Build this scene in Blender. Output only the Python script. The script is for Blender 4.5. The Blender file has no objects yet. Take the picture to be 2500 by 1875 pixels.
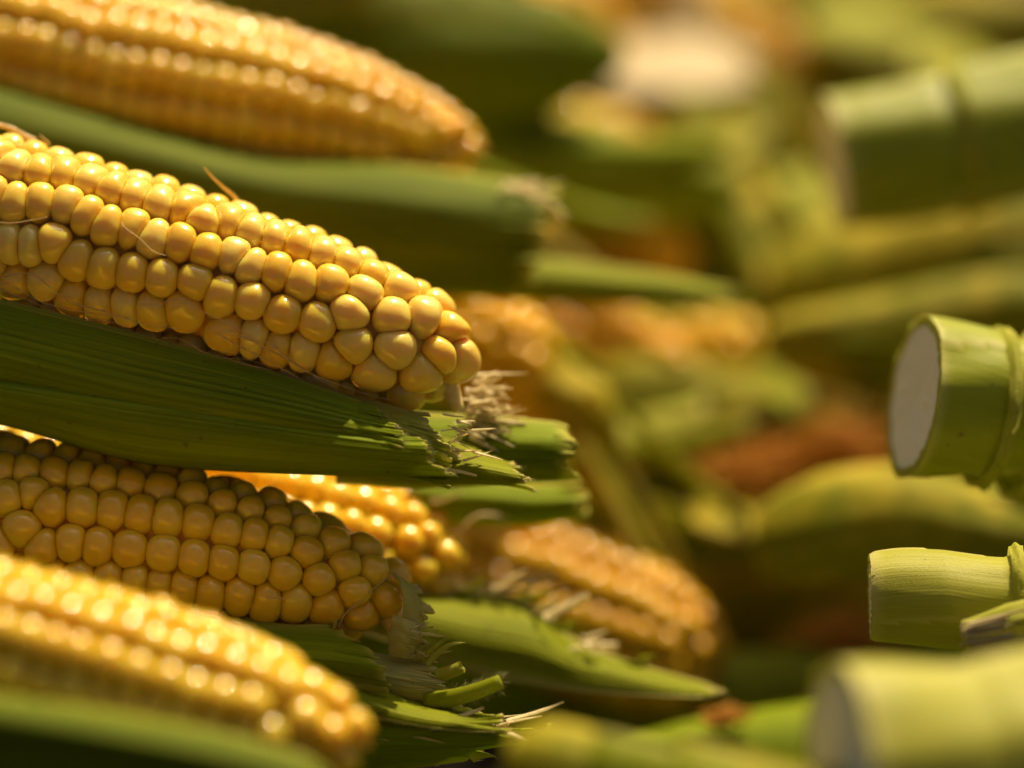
import bpy, bmesh, math, random
import numpy as np
from mathutils import Vector, Matrix, noise

R = random.Random(11)
sc = bpy.context.scene
COL = sc.collection

# ------------------------------------------------------------------ camera
F = 0.72                       # metres to the plane of sharp focus
LENS = 100.0
PITCH = math.radians(27)
FW = Vector((0, math.cos(PITCH), -math.sin(PITCH)))
UP = Vector((0, math.sin(PITCH), math.cos(PITCH)))
RT = Vector((1, 0, 0))
O = Vector((0, 0, 0.20))       # middle of the pile, 20 cm above the ground
CAMPOS = O - FW * F
cd = bpy.data.cameras.new('camera')
cam = bpy.data.objects.new('camera', cd)
COL.objects.link(cam)
cam.location = CAMPOS
cam.rotation_euler = (math.pi / 2 - PITCH, 0, 0)
cd.lens = LENS
cd.sensor_width = 36
cd.clip_start = 0.02
cd.clip_end = 200
cd.dof.use_dof = True
cd.dof.focus_distance = F + 0.005
cd.dof.aperture_fstop = 2.5
cd.dof.aperture_blades = 0
sc.camera = cam

# ------------------------------------------------------------------ sky and sun
SUN_EL, SUN_AZ = math.radians(52), math.radians(22)
w = bpy.data.worlds.new('World')
sc.world = w
w.use_nodes = True
nt = w.node_tree
bg = nt.nodes['Background']
sky = nt.nodes.new('ShaderNodeTexSky')
sky.sky_type = 'NISHITA'
sky.sun_disc = False
sky.sun_elevation = SUN_EL
sky.sun_rotation = SUN_AZ
sky.dust_density = 8.0
sky.air_density = 0.5
sky.ozone_density = 0.0
nt.links.new(sky.outputs[0], bg.inputs[0])
bg.inputs[1].default_value = 0.05
sl = bpy.data.lights.new('sun', 'SUN')
sl.energy = 5.0
sl.angle = math.radians(0.5)
sl.color = (1.0, 0.82, 0.57)
so = bpy.data.objects.new('sun', sl)
COL.objects.link(so)
SUNV = Vector((math.sin(SUN_AZ) * math.cos(SUN_EL), math.cos(SUN_AZ) * math.cos(SUN_EL), math.sin(SUN_EL)))
so.rotation_euler = (-SUNV).to_track_quat('-Z', 'Y').to_euler()
so.location = SUNV * 3
sc.view_settings.view_transform = 'Standard'
sc.view_settings.look = 'None'
sc.view_settings.gamma = 1
sc.view_settings.exposure = 0.48
sc.render.engine = 'CYCLES'
sc.cycles.use_denoising = True
sc.cycles.max_bounces = 8
sc.cycles.diffuse_bounces = 4
sc.cycles.sample_clamp_indirect = 6

PXM = 2500 / 0.36              # picture widths to metres at unit distance
K = 2500 / 2212.0


def W(x, y, d=0.0):
    """World point seen at (x, y) on a 2500 x 1875 frame, d centimetres beyond the focus plane."""
    dd = F + d * 0.01
    return CAMPOS + RT * ((x - 1250) / PXM * dd) + UP * (-(y - 937.5) / PXM * dd) + FW * dd


def V(x, y, d=0.0):
    return W(x * K, y * K, d)


# ------------------------------------------------------------------ materials
def new_mat(name):
    m = bpy.data.materials.new(name)
    m.use_nodes = True
    n = m.node_tree.nodes
    return m, n, m.node_tree.links, n['Principled BSDF'], n['Material Output']


def ramp(n, stops):
    r = n.new('ShaderNodeValToRGB')
    e = r.color_ramp.elements
    while len(e) < len(stops):
        e.new(0.5)
    for i, (p, c) in enumerate(stops):
        e[i].position = p
        e[i].color = (*c, 1)
    return r


def kernel_mat(name, stops, sss=0.9, spec=0.65, coat=0.5):
    m, n, l, b, o = new_mat(name)
    oi = n.new('ShaderNodeObjectInfo')
    tc = n.new('ShaderNodeTexCoord')
    nz = n.new('ShaderNodeTexNoise')
    nz.inputs['Scale'].default_value = 130
    nz.inputs['Detail'].default_value = 2
    l.new(tc.outputs['Object'], nz.inputs['Vector'])
    mx = n.new('ShaderNodeMath')
    mx.operation = 'MULTIPLY_ADD'
    mx.inputs[1].default_value = 0.55
    l.new(oi.outputs['Random'], mx.inputs[0])
    m2 = n.new('ShaderNodeMath')
    m2.operation = 'MULTIPLY'
    m2.inputs[1].default_value = 0.5
    l.new(nz.outputs[0], m2.inputs[0])
    l.new(m2.outputs[0], mx.inputs[2])
    r = ramp(n, stops)
    l.new(mx.outputs[0], r.inputs[0])
    l.new(r.outputs[0], b.inputs['Base Color'])
    b.inputs['Subsurface Weight'].default_value = sss
    b.inputs['Subsurface Radius'].default_value = (0.9, 0.48, 0.09)
    b.inputs['Subsurface Scale'].default_value = 0.0055
    b.inputs['Roughness'].default_value = 0.18
    b.inputs['Specular IOR Level'].default_value = spec
    b.inputs['Coat Weight'].default_value = coat
    b.inputs['Coat Roughness'].default_value = 0.07
    b.inputs['IOR'].default_value = 1.42
    # faint pits and wrinkles of the skin
    n1 = n.new('ShaderNodeTexNoise')
    n1.inputs['Scale'].default_value = 900
    n1.inputs['Detail'].default_value = 3
    l.new(tc.outputs['Object'], n1.inputs['Vector'])
    n2 = n.new('ShaderNodeTexNoise')
    n2.inputs['Scale'].default_value = 260
    l.new(tc.outputs['Object'], n2.inputs['Vector'])
    b1 = n.new('ShaderNodeBump')
    b1.inputs['Strength'].default_value = 0.04
    b1.inputs['Distance'].default_value = 0.0006
    l.new(n1.outputs[0], b1.inputs['Height'])
    b2 = n.new('ShaderNodeBump')
    b2.inputs['Strength'].default_value = 0.12
    b2.inputs['Distance'].default_value = 0.0012
    l.new(n2.outputs[0], b2.inputs['Height'])
    l.new(b1.outputs[0], b2.inputs['Normal'])
    l.new(b2.outputs[0], b.inputs['Normal'])
    return m


def husk_mat(name, c_dark, c_light, c_pale, trans, t_amt=0.4, rough=0.58, stripe=1300, blotch=None, vein=0.4):
    """Husk: long parallel veins from the UV map, pale margin and torn ends from the 'edge' attribute."""
    m, n, l, b, o = new_mat(name)
    uv = n.new('ShaderNodeUVMap')
    mp = n.new('ShaderNodeMapping')
    mp.inputs['Scale'].default_value = (stripe, 9, 1)
    l.new(uv.outputs[0], mp.inputs[0])
    nz = n.new('ShaderNodeTexNoise')
    nz.inputs['Scale'].default_value = 1.0
    nz.inputs['Detail'].default_value = 4
    l.new(mp.outputs[0], nz.inputs['Vector'])
    mpb = n.new('ShaderNodeMapping')
    mpb.inputs['Scale'].default_value = (110, 18, 1)
    l.new(uv.outputs[0], mpb.inputs[0])
    nb = n.new('ShaderNodeTexNoise')
    nb.inputs['Scale'].default_value = 1.0
    nb.inputs['Detail'].default_value = 3
    l.new(mpb.outputs[0], nb.inputs['Vector'])
    av = n.new('ShaderNodeMath')
    av.operation = 'MULTIPLY_ADD'
    av.inputs[1].default_value = 0.5
    l.new(nz.outputs[0], av.inputs[0])
    hb = n.new('ShaderNodeMath')
    hb.operation = 'MULTIPLY'
    hb.inputs[1].default_value = 0.5
    l.new(nb.outputs[0], hb.inputs[0])
    l.new(hb.outputs[0], av.inputs[2])
    r = ramp(n, [(0.37, c_dark), (0.63, c_light)])
    l.new(av.outputs[0], r.inputs[0])
    if blotch:
        bl = n.new('ShaderNodeTexNoise')
        bl.inputs['Scale'].default_value = 38
        bl.inputs['Detail'].default_value = 3
        bt = n.new('ShaderNodeTexCoord')
        l.new(bt.outputs['Object'], bl.inputs['Vector'])
        br = ramp(n, [(0.42, (0, 0, 0)), (0.58, (1, 1, 1))])
        l.new(bl.outputs[0], br.inputs[0])
        bm = n.new('ShaderNodeMixRGB')
        bm.inputs[2].default_value = (*blotch, 1)
        l.new(br.outputs[0], bm.inputs[0])
        l.new(r.outputs[0], bm.inputs[1])
        r = bm
    at = n.new('ShaderNodeAttribute')
    at.attribute_name = 'edge'
    mix = n.new('ShaderNodeMixRGB')
    mix.inputs[2].default_value = (*c_pale, 1)
    l.new(at.outputs['Fac'], mix.inputs[0])
    l.new(r.outputs[0], mix.inputs[1])
    # scattered brown specks
    sp = n.new('ShaderNodeTexNoise')
    sp.inputs['Scale'].default_value = 420
    sp.inputs['Detail'].default_value = 1
    sc_ = n.new('ShaderNodeTexCoord')
    l.new(sc_.outputs['Object'], sp.inputs['Vector'])
    sr = ramp(n, [(0.735, (0, 0, 0)), (0.78, (0.7, 0.7, 0.7))])
    l.new(sp.outputs[0], sr.inputs[0])
    m3 = n.new('ShaderNodeMixRGB')
    m3.inputs[2].default_value = (0.12, 0.06, 0.015, 1)
    l.new(sr.outputs[0], m3.inputs[0])
    l.new(mix.outputs[0], m3.inputs[1])
    mix = m3
    l.new(mix.outputs[0], b.inputs['Base Color'])
    b.inputs['Roughness'].default_value = rough
    b.inputs['Specular IOR Level'].default_value = 0.10
    bu = n.new('ShaderNodeBump')
    bu.inputs['Strength'].default_value = vein
    bu.inputs['Distance'].default_value = 0.001
    l.new(nz.outputs[0], bu.inputs['Height'])
    fz = n.new('ShaderNodeTexNoise')
    fz.inputs['Scale'].default_value = 2600
    tc = n.new('ShaderNodeTexCoord')
    l.new(tc.outputs['Object'], fz.inputs['Vector'])
    bf = n.new('ShaderNodeBump')
    bf.inputs['Strength'].default_value = 0.25
    bf.inputs['Distance'].default_value = 0.0004
    l.new(fz.outputs[0], bf.inputs['Height'])
    l.new(bu.outputs[0], bf.inputs['Normal'])
    l.new(bf.outputs[0], b.inputs['Normal'])
    tr = n.new('ShaderNodeBsdfTranslucent')
    mt = n.new('ShaderNodeMixRGB')
    mt.inputs[0].default_value = 0.6
    mt.inputs[2].default_value = (*trans, 1)
    l.new(mix.outputs[0], mt.inputs[1])
    l.new(mt.outputs[0], tr.inputs['Color'])
    ms = n.new('ShaderNodeMixShader')
    ms.inputs[0].default_value = t_amt
    l.new(b.outputs[0], ms.inputs[1])
    l.new(tr.outputs[0], ms.inputs[2])
    l.new(ms.outputs[0], o.inputs['Surface'])
    return m


def plain_mat(name, c1, c2, rough=0.6, scale=200, sss=0.0, bump=0.3, trans=0.0):
    m, n, l, b, o = new_mat(name)
    tc = n.new('ShaderNodeTexCoord')
    nz = n.new('ShaderNodeTexNoise')
    nz.inputs['Scale'].default_value = scale
    nz.inputs['Detail'].default_value = 5
    l.new(tc.outputs['Object'], nz.inputs['Vector'])
    r = ramp(n, [(0.35, c1), (0.65, c2)])
    l.new(nz.outputs[0], r.inputs[0])
    l.new(r.outputs[0], b.inputs['Base Color'])
    b.inputs['Roughness'].default_value = rough
    b.inputs['Specular IOR Level'].default_value = 0.3
    if sss:
        b.inputs['Subsurface Weight'].default_value = sss
        b.inputs['Subsurface Radius'].default_value = (1, 0.7, 0.3)
        b.inputs['Subsurface Scale'].default_value = 0.003
    bu = n.new('ShaderNodeBump')
    bu.inputs['Strength'].default_value = bump
    bu.inputs['Distance'].default_value = 0.001
    l.new(nz.outputs[0], bu.inputs['Height'])
    l.new(bu.outputs[0], b.inputs['Normal'])
    if trans:
        t = n.new('ShaderNodeBsdfTranslucent')
        l.new(r.outputs[0], t.inputs['Color'])
        ms = n.new('ShaderNodeMixShader')
        ms.inputs[0].default_value = trans
        l.new(b.outputs[0], ms.inputs[1])
        l.new(t.outputs[0], ms.inputs[2])
        l.new(ms.outputs[0], o.inputs['Surface'])
    return m


M = {}
M['kernel'] = kernel_mat('sweetcorn kernel', [(0.2, (0.88, 0.52, 0.032)), (0.5, (0.90, 0.575, 0.06)), (0.85, (0.91, 0.64, 0.13))])
M['kernel_deep'] = kernel_mat('ripe sweetcorn kernel', [(0.2, (0.86, 0.51, 0.014)), (0.8, (0.89, 0.585, 0.04))])
M['kernel_shaded'] = kernel_mat('shade-browned kernel', [(0.2, (0.62, 0.33, 0.008)), (0.8, (0.72, 0.42, 0.02))], sss=0.2, spec=0.4, coat=0.1)  # darker brown carries the shade of the blurred middle cob in its colour
M['kernel_far'] = kernel_mat('golden kernel', [(0.2, (0.84, 0.47, 0.010)), (0.8, (0.88, 0.56, 0.025))], sss=0.25, spec=0.45, coat=0.15)
M['core'] = plain_mat('cob core', (0.66, 0.30, 0.03), (0.74, 0.40, 0.06), 0.7, 400)
M['tip'] = plain_mat('pale cob tip', (0.78, 0.58, 0.16), (0.86, 0.70, 0.28), 0.6, 600, sss=0.4)
M['husk'] = husk_mat('green husk', (0.175, 0.235, 0.002), (0.32, 0.39, 0.006), (0.54, 0.48, 0.07), (0.36, 0.42, 0.006), 0.35)
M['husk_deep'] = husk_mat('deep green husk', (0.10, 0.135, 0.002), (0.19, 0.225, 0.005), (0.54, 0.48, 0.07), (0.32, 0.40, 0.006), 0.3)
M['husk_lime'] = husk_mat('lime husk', (0.23, 0.26, 0.004), (0.36, 0.38, 0.012), (0.64, 0.52, 0.17), (0.52, 0.56, 0.01), 0.45)
M['husk_pale'] = husk_mat('pale inner husk', (0.42, 0.45, 0.04), (0.60, 0.58, 0.09), (0.74, 0.64, 0.20), (0.66, 0.60, 0.14), 0.45)
M['membrane'] = husk_mat('pale membrane', (0.60, 0.56, 0.13), (0.74, 0.68, 0.24), (0.80, 0.72, 0.32), (0.74, 0.68, 0.2), 0.5)
M['husk_yellow'] = husk_mat('yellowing husk', (0.42, 0.35, 0.010), (0.66, 0.50, 0.04), (0.68, 0.48, 0.12), (0.6, 0.46, 0.02), 0.3, blotch=(0.22, 0.23, 0.006))
M['husk_cream'] = husk_mat('cream husk', (0.62, 0.50, 0.26), (0.78, 0.66, 0.40), (0.78, 0.66, 0.40), (0.75, 0.62, 0.3), 0.35)
M['fibre'] = plain_mat('frayed fibre', (0.90, 0.76, 0.38), (0.95, 0.85, 0.52), 0.6, 500, trans=0.5, bump=0.1)
M['silk'] = plain_mat('corn silk', (0.74, 0.54, 0.20), (0.86, 0.68, 0.34), 0.4, 900, trans=0.4)
M['silk_brown'] = plain_mat('rusty corn silk', (0.62, 0.26, 0.015), (0.80, 0.42, 0.05), 0.5, 700, trans=0.3)
M['hair'] = plain_mat('husk fuzz', (0.45, 0.42, 0.16), (0.6, 0.55, 0.25), 0.6, 300, trans=0.4)
M['pith'] = plain_mat('white pith', (0.78, 0.80, 0.60), (0.93, 0.93, 0.80), 0.6, 1100, sss=0.5, bump=0.15)
M['stalk'] = husk_mat('stalk skin', (0.25, 0.28, 0.008), (0.36, 0.38, 0.022), (0.66, 0.58, 0.20), (0.5, 0.52, 0.02), 0.15, rough=0.40, stripe=2200, vein=0.25)
M['stalk_pale'] = husk_mat('pale stalk skin', (0.34, 0.33, 0.03), (0.47, 0.45, 0.07), (0.72, 0.62, 0.26), (0.6, 0.56, 0.08), 0.15, rough=0.40, stripe=2200, vein=0.25)
M['stalk'].node_tree.nodes['Principled BSDF'].inputs['Specular IOR Level'].default_value = 0.22
M['ground'] = plain_mat('packed soil', (0.015, 0.011, 0.006), (0.035, 0.024, 0.012), 0.9, 30)


# ------------------------------------------------------------------ object helpers
def tag(o, label, cat, group=None):
    o['label'] = label
    o['category'] = cat
    if group:
        o['group'] = group
    return o


def thing(name, label, cat, loc, group=None):
    o = bpy.data.objects.new(name, None)
    COL.objects.link(o)
    o.empty_display_size = 0.01
    o.location = loc
    return tag(o, label, cat, group)


def wpos(o):
    p = Vector((0, 0, 0))
    while o is not None:
        p = p + o.location
        o = o.parent
    return p


def mesh_obj(name, verts, faces, mat, parent=None, smooth=True, uvs=None, edge=None, loc=None):
    """Vertices in world space; the object's own origin is at its parent's."""
    base = wpos(parent) if parent is not None else (loc or Vector((0, 0, 0)))
    me = bpy.data.meshes.new(name)
    me.from_pydata([tuple(Vector(v) - base) for v in verts], [], faces)
    me.materials.append(mat)
    if smooth:
        me.polygons.foreach_set('use_smooth', [True] * len(me.polygons))
    if uvs is not None:
        u = me.uv_layers.new(name='UVMap')
        li = np.zeros(len(me.loops), dtype=np.int32)
        me.loops.foreach_get('vertex_index', li)
        u.data.foreach_set('uv', np.asarray(uvs, dtype=np.float32)[li].ravel())
    if edge is not None:
        a = me.attributes.new('edge', 'FLOAT', 'POINT')
        a.data.foreach_set('value', np.asarray(edge, dtype=np.float32))
    me.update()
    o = bpy.data.objects.new(name, me)
    COL.objects.link(o)
    if parent is not None:
        o.parent = parent
    else:
        o.location = base
    return o


def interp(tab, x):
    xs = [p[0] for p in tab]
    ys = [p[1] for p in tab]
    return float(np.interp(x, xs, ys))


def catmull(p0, p1, p2, p3, t):
    return 0.5 * ((2 * p1) + (-p0 + p2) * t + (2 * p0 - 5 * p1 + 4 * p2 - p3) * t * t + (-p0 + 3 * p1 - 3 * p2 + p3) * t ** 3)


def spline(pts, t):
    """pts: array (n, 3); t in 0..1."""
    n = len(pts) - 1
    x = min(max(t, 0), 1) * n
    i = min(int(x), n - 1)
    f = x - i
    a = pts[i - 1] if i > 0 else 2 * pts[0] - pts[1]
    d = pts[i + 2] if i + 2 <= n else 2 * pts[n] - pts[n - 1]
    return catmull(a, pts[i], pts[i + 1], d, f)


# ------------------------------------------------------------------ tubes, ribbons, fuzz
class Bag:
    def __init__(self):
        self.v, self.f = [], []

    def tube(self, pts, r0, r1=None, seg=5, n=14):
        pts = np.array([tuple(p) for p in pts])
        r1 = r0 if r1 is None else r1
        b = len(self.v)
        c = [Vector(spline(pts, i / n)) for i in range(n + 1)]
        side = None
        for i in range(n + 1):
            d = (c[min(i + 1, n)] - c[max(i - 1, 0)]).normalized()
            if side is None:
                side = d.orthogonal().normalized()
            side = (side - d * side.dot(d)).normalized()
            up = d.cross(side)
            r = r0 + (r1 - r0) * i / n
            for k in range(seg):
                a = 2 * math.pi * k / seg
                self.v.append(c[i] + (side * math.cos(a) + up * math.sin(a)) * r)
        for i in range(n):
            for k in range(seg):
                k2 = (k + 1) % seg
                self.f.append((b + i * seg + k, b + i * seg + k2, b + (i + 1) * seg + k2, b + (i + 1) * seg + k))
        self.f.append(tuple(b + k for k in range(seg))[::-1])
        self.f.append(tuple(b + n * seg + k for k in range(seg)))

    def ribbon(self, pts, width, nrm, thick=0.0003, n=8, taper=0.4, notch=True):
        pts = np.array([tuple(p) for p in pts])
        b = len(self.v)
        for i in range(n + 1):
            t = i / n
            c = Vector(spline(pts, t))
            d = (Vector(spline(pts, min(t + 0.02, 1))) - Vector(spline(pts, max(t - 0.02, 0)))).normalized()
            s = d.cross(nrm).normalized()
            nn = s.cross(d)
            ww = width * (1 - (1 - taper) * t ** 1.6) * 0.5
            for sx, sn in ((-1, 1), (1, 1), (1, -1), (-1, -1)):
                self.v.append(c + s * (sx * ww) + nn * (sn * thick * 0.5 + (thick * 1.5 if sx > 0 else 0)))
        for i in range(n):
            for k in range(4):
                k2 = (k + 1) % 4
                self.f.append((b + i * 4 + k, b + i * 4 + k2, b + i * 4 + 4 + k2, b + i * 4 + 4 + k))
        self.f.append((b, b + 1, b + 2, b + 3))
        e = b + n * 4
        self.f.append((e + 3, e + 2, e + 1, e))

    def build(self, name, mat, parent=None, stuff=False, loc=None):
        o = mesh_obj(name, self.v, self.f, mat, parent, loc=loc)
        if stuff:
            o['kind'] = 'stuff'
        return o


# ------------------------------------------------------------------ husk leaves
def leaf(parent, grid, mat, name='husk_leaf', nu=48, nv=60, ends=((0, 1), (1, 1)), split=0.8, strips=14,
         rag=0.02, curl=0.0012, thick=0.0006, rib=0.00018, ribs=26, margin=0.10, fuzz=0, pv=True, seed=1, tipfade=0.03, uvary=0.0):
    """A husk leaf spanned by a grid of points (stations along the leaf, each a list across it); torn into strips at its end."""
    rr = random.Random(seed)
    G = np.array([[tuple(p) for p in row] for row in grid])
    ns = len(G)
    length = sum(np.linalg.norm(G[i + 1].mean(0) - G[i].mean(0)) for i in range(ns - 1))
    width = np.mean([sum(np.linalg.norm(r[j + 1] - r[j]) for j in range(len(r) - 1)) for r in G])
    ph = [rr.uniform(0, 6.28) for _ in range(6)]

    def P(u, v):
        rows = np.array([spline(r, u) for r in G])
        if v > 1:
            e = spline(rows, 1)
            d = e - spline(rows, 0.97)
            return e + d * ((v - 1) / 0.03)
        return spline(rows, v)

    def pos(u, v):
        p = P(u, v)
        du = P(min(u + 0.02, 1), v) - P(max(u - 0.02, 0), v)
        dv = P(u, min(v + 0.02, 1)) - P(u, max(v - 0.02, 0))
        nn = np.cross(du, dv)
        nn = nn / (np.linalg.norm(nn) + 1e-12)
        h = rib * (math.sin(u * ribs * 6.283 + ph[0]) + 0.6 * math.sin(u * ribs * 2.37 * 6.283 + ph[1] + v * 2))
        h += rib * 3.0 * noise.noise(Vector((u * 5 + ph[2], v * 4, ph[3])))
        return p + nn * h, nn

    us = [i / nu for i in range(nu + 1)]
    nc = max(4, int(nv * split))
    vs = [split * i / nc for i in range(nc + 1)]
    verts, faces, uvs, edge = [], [], [], []

    def add(p, u, v, e):
        verts.append(Vector(p))
        uvs.append((u * width, v * length))
        edge.append(min(1.0, e))
        return len(verts) - 1

    def marg(u):
        m = min(u, 1 - u) / max(margin, 1e-4)
        return max(0.0, 1 - m) * 0.75 if margin > 0 else 0.0
    idx = [[add(pos(u, v)[0], u, v, marg(u)) for u in us] for v in vs]
    for j in range(nc):
        for i in range(nu):
            faces.append((idx[j][i], idx[j][i + 1], idx[j + 1][i + 1], idx[j + 1][i]))
    # torn strips
    cuts = sorted(set([0, nu] + [max(1, min(nu - 1, int(nu * (k + rr.uniform(-0.35, 0.35)) / strips))) for k in range(1, strips)]))
    ends_w = []
    ms = max(4, nv - nc)
    for a, b in zip(cuts[:-1], cuts[1:]):
        off = rr.gauss(0, rag)
        bend = rr.gauss(0, curl)
        slope = rr.uniform(-0.5, 0.5) * rag
        prev = [idx[nc][i] for i in range(a, b + 1)]
        um = (us[a] + us[b]) / 2
        for q in range(1, ms + 1):
            t = q / ms
            row = []
            for i in range(a, b + 1):
                ve = max(split + 0.01, interp(ends, us[i]) + off + slope * (us[i] - us[a]) / max(us[b] - us[a], 1e-6) + rr.gauss(0, rag * 0.12) * (q == ms))
                v = split + (ve - split) * t
                uu = us[i] + (um - us[i]) * 0.16 * t * t
                p, nn = pos(uu, v)
                p = p + nn * (bend * t * t)
                e = max(marg(us[i]), (1 - (1 - t) * (ve - split) / tipfade) if (1 - t) * (ve - split) < tipfade else 0)
                row.append(add(p, uu, v, e))
            for i in range(len(row) - 1):
                faces.append((prev[i], prev[i + 1], row[i + 1], row[i]))
            prev = row
        ends_w.append([verts[k] for k in prev])
    o = mesh_obj(name, verts, faces, mat, parent, uvs=uvs, edge=edge)
    md = o.modifiers.new('thickness', 'SOLIDIFY')
    md.thickness = thick
    md.offset = 0
    if fuzz:
        bag = Bag()
        along = Vector(P(0.5, 0.9) - P(0.5, 0.8)).normalized()
        roots = []
        for e in ends_w:
            for k in range(len(e) - 1):
                for _ in range(2):
                    roots.append((e[k].lerp(e[k + 1], rr.random()), along))
        side = Vector(P(1, 0.7) - P(0.9, 0.7)).normalized()
        for _ in range(fuzz):
            v = rr.uniform(0.3, split)
            roots.append((Vector(pos(1.0, v)[0]), (along * 0.9 + side * 0.8).normalized()))
        for p, d in roots:
            dd = (d + Vector((rr.gauss(0, .35), rr.gauss(0, .35), rr.gauss(0, .35)))).normalized()
            L = rr.uniform(0.0006, 0.0022)
            bag.tube([p, p + dd * L * 0.6, p + dd * L + UP * rr.uniform(-1, 1) * L * 0.2], 0.000035, 0.000012, seg=3, n=2)
        bag.build('leaf_fuzz', M['hair'], o, stuff=True)
    return o


# ------------------------------------------------------------------ cobs
class Cob:
    """A bare cob: axis from p0 to the tip p1, prof = [(distance from tip, radius)] in metres at the kernel tops."""

    def __init__(self, p0, p1, prof, H=0.0026, cut=0.0):
        self.p0, self.p1, self.prof, self.H = p0, p1, prof, H
        self.a = (p1 - p0).normalized()
        self.Lt = (p1 - p0).length
        self.L = self.Lt - cut
        v = (CAMPOS - (p0 + p1) / 2)
        self.e1 = (v - self.a * v.dot(self.a)).normalized()
        self.e2 = self.e1.cross(self.a)
        if self.e2.dot(UP) < 0:
            self.e2 = -self.e2

    def R(self, t):
        return interp(self.prof, self.Lt - t)

    def Rb(self, t):
        r = self.R(t)
        return max(r - self.H, r * 0.45)

    def radial(self, th):
        return self.e1 * math.cos(th) + self.e2 * math.sin(th)

    def frame(self, t, th):
        rad = self.radial(th)
        h = 0.001
        s = (self.Rb(min(t + h, self.L)) - self.Rb(t - h)) / (min(t + h, self.L) - t + h)
        s = max(s, -2.5)
        n = (rad - self.a * s).normalized()
        x = (self.a + rad * s).normalized()
        y = n.cross(x)
        c = self.p0 + self.a * t + rad * self.Rb(t)
        return c, x, y, n

    def cast(self, px, py, lift=0.0):
        """(t, theta) where the line of sight through a picture point meets the cob, or its nearest approach."""
        d = (W(px, py, 0) - CAMPOS).normalized()
        best = None
        s = (self.p0 - CAMPOS).length - 0.10
        for _ in range(400):
            p = CAMPOS + d * s
            q = p - self.p0
            t = q.dot(self.a)
            rv = q - self.a * t
            gap = rv.length - (self.R(min(t, self.Lt)) + lift if t < self.Lt else 0)
            if t > self.Lt:
                gap = max(gap, (p - self.p1).length)
            if best is None or gap < best[0]:
                best = (gap, t, rv, p)
            if gap <= 0:
                break
            s += 0.0006
        gap, t, rv, p = best
        return gap, min(t, self.L - 0.0005), math.atan2(rv.dot(self.e2), rv.dot(self.e1)), p

    def rows(self, nrows, pitch, phase, rng, t0=0.0):
        out = []
        tip_start = self.L - 0.022
        for i in range(nrows):
            t = t0 + rng.uniform(0, pitch)
            while t < tip_start + 0.004:
                if self.Rb(t) * 2 * math.pi / nrows > 0.0065 or rng.random() < 0.6:
                    th = phase + i * 2 * math.pi / nrows + rng.gauss(0, 0.025) + 0.05 * math.sin(t * 60 + i * 0.6)
                    out.append((t, th))
                t += pitch * rng.uniform(0.86, 1.16)
        t = tip_start + 0.007
        while t < self.L - 0.001:
            r = self.Rb(t)
            n = max(1, int(round(2 * math.pi * r / 0.0088)))
            o = rng.uniform(0, 6.28)
            for k in range(n):
                out.append((t + rng.gauss(0, 0.0006), o + 6.283 * k / n + rng.gauss(0, 0.06)))
            t += 0.0048
        return out

    def place(self, t, th):
        return self.p0 + self.a * t + self.radial(th) * self.Rb(t)


def kernel_shape(nb, H, curv, rng, na, nr, q=2.5, beak=None, rmax=0.0088, p=4.8, gap=1.11):
    """Vertices of one kernel in its own frame; nb = neighbour offsets in the tangent plane."""
    ang = np.arange(na) * 2 * math.pi / na
    acc = (1 / rmax) ** p * np.ones(na)
    for (dx, dy) in nb:
        d = math.hypot(dx, dy)
        if d < 1e-6:
            continue
        c = np.cos(ang - math.atan2(dy, dx))
        acc += (np.maximum(c, 0) / (d * 0.5 * (gap + 0.11 * (dy / d) ** 2))) ** p
    rad = acc ** (-1 / p)
    # smooth the outline a little
    for _ in range(2):
        rad = 0.5 * rad + 0.25 * np.roll(rad, 1) + 0.25 * np.roll(rad, -1)
    lean = rng.gauss(0, 0.05), rng.gauss(0, 0.05)
    hh = H * rng.uniform(0.9, 1.12)
    V_ = [(lean[0] * 0.0006, lean[1] * 0.0006, hh)]
    for j in range(1, nr + 1):
        tau = (j / nr) * math.pi / 2
        ro = math.sin(tau) ** (2 / q)
        zz = hh * max(0.0, math.cos(tau)) ** (2 / q)
        if j == nr:
            ro, zz = 1.0, 0.0
        for k in range(na):
            x, y = rad[k] * ro * math.cos(ang[k]), rad[k] * ro * math.sin(ang[k])
            z = zz * (1 + lean[0] * x / 0.004 * 0.8 + lean[1] * y / 0.005 * 0.8) - y * y * curv * 0.4
            V_.append((x, y, z))
    for ro, zz in ((0.985, -0.25 * H), (0.90, -0.9 * H), (0.72, -1.7 * H)):
        for k in range(na):
            x, y = rad[k] * ro * math.cos(ang[k]), rad[k] * ro * math.sin(ang[k])
            V_.append((x, y, zz - y * y * curv * 0.5))
    V_.append((0, 0, -1.8 * H))
    A = np.array(V_)
    if beak:
        bx, by, bh = beak
        w2 = (0.0011) ** 2
        g = np.exp(-(((A[:, 0] - bx) ** 2) / w2 + ((A[:, 1] - by) ** 2) / (w2 * 2.2)))
        A[:, 2] += g * bh * (A[:, 2] > 0)
    return A


_face_cache = {}


def kernel_faces(na, nr):
    k = (na, nr)
    if k not in _face_cache:
        f = []
        rings = nr + 3
        for i in range(na):
            f.append((0, 1 + i, 1 + (i + 1) % na))
        for j in range(rings - 1):
            a, b = 1 + j * na, 1 + (j + 1) * na
            for i in range(na):
                i2 = (i + 1) % na
                f.append((a + i, b + i, b + i2, a + i2))
        a = 1 + (rings - 1) * na
        last = 1 + rings * na
        for i in range(na):
            f.append((a + i, last, a + (i + 1) % na))
        _face_cache[k] = f
    return _face_cache[k]


def in_frame(p, m=60):
    q = p - CAMPOS
    d = q.dot(FW)
    x = q.dot(RT) / d * PXM + 1250
    y = -q.dot(UP) / d * PXM + 937.5
    return -m < x < 2500 + m and -m < y < 1875 + m


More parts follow.
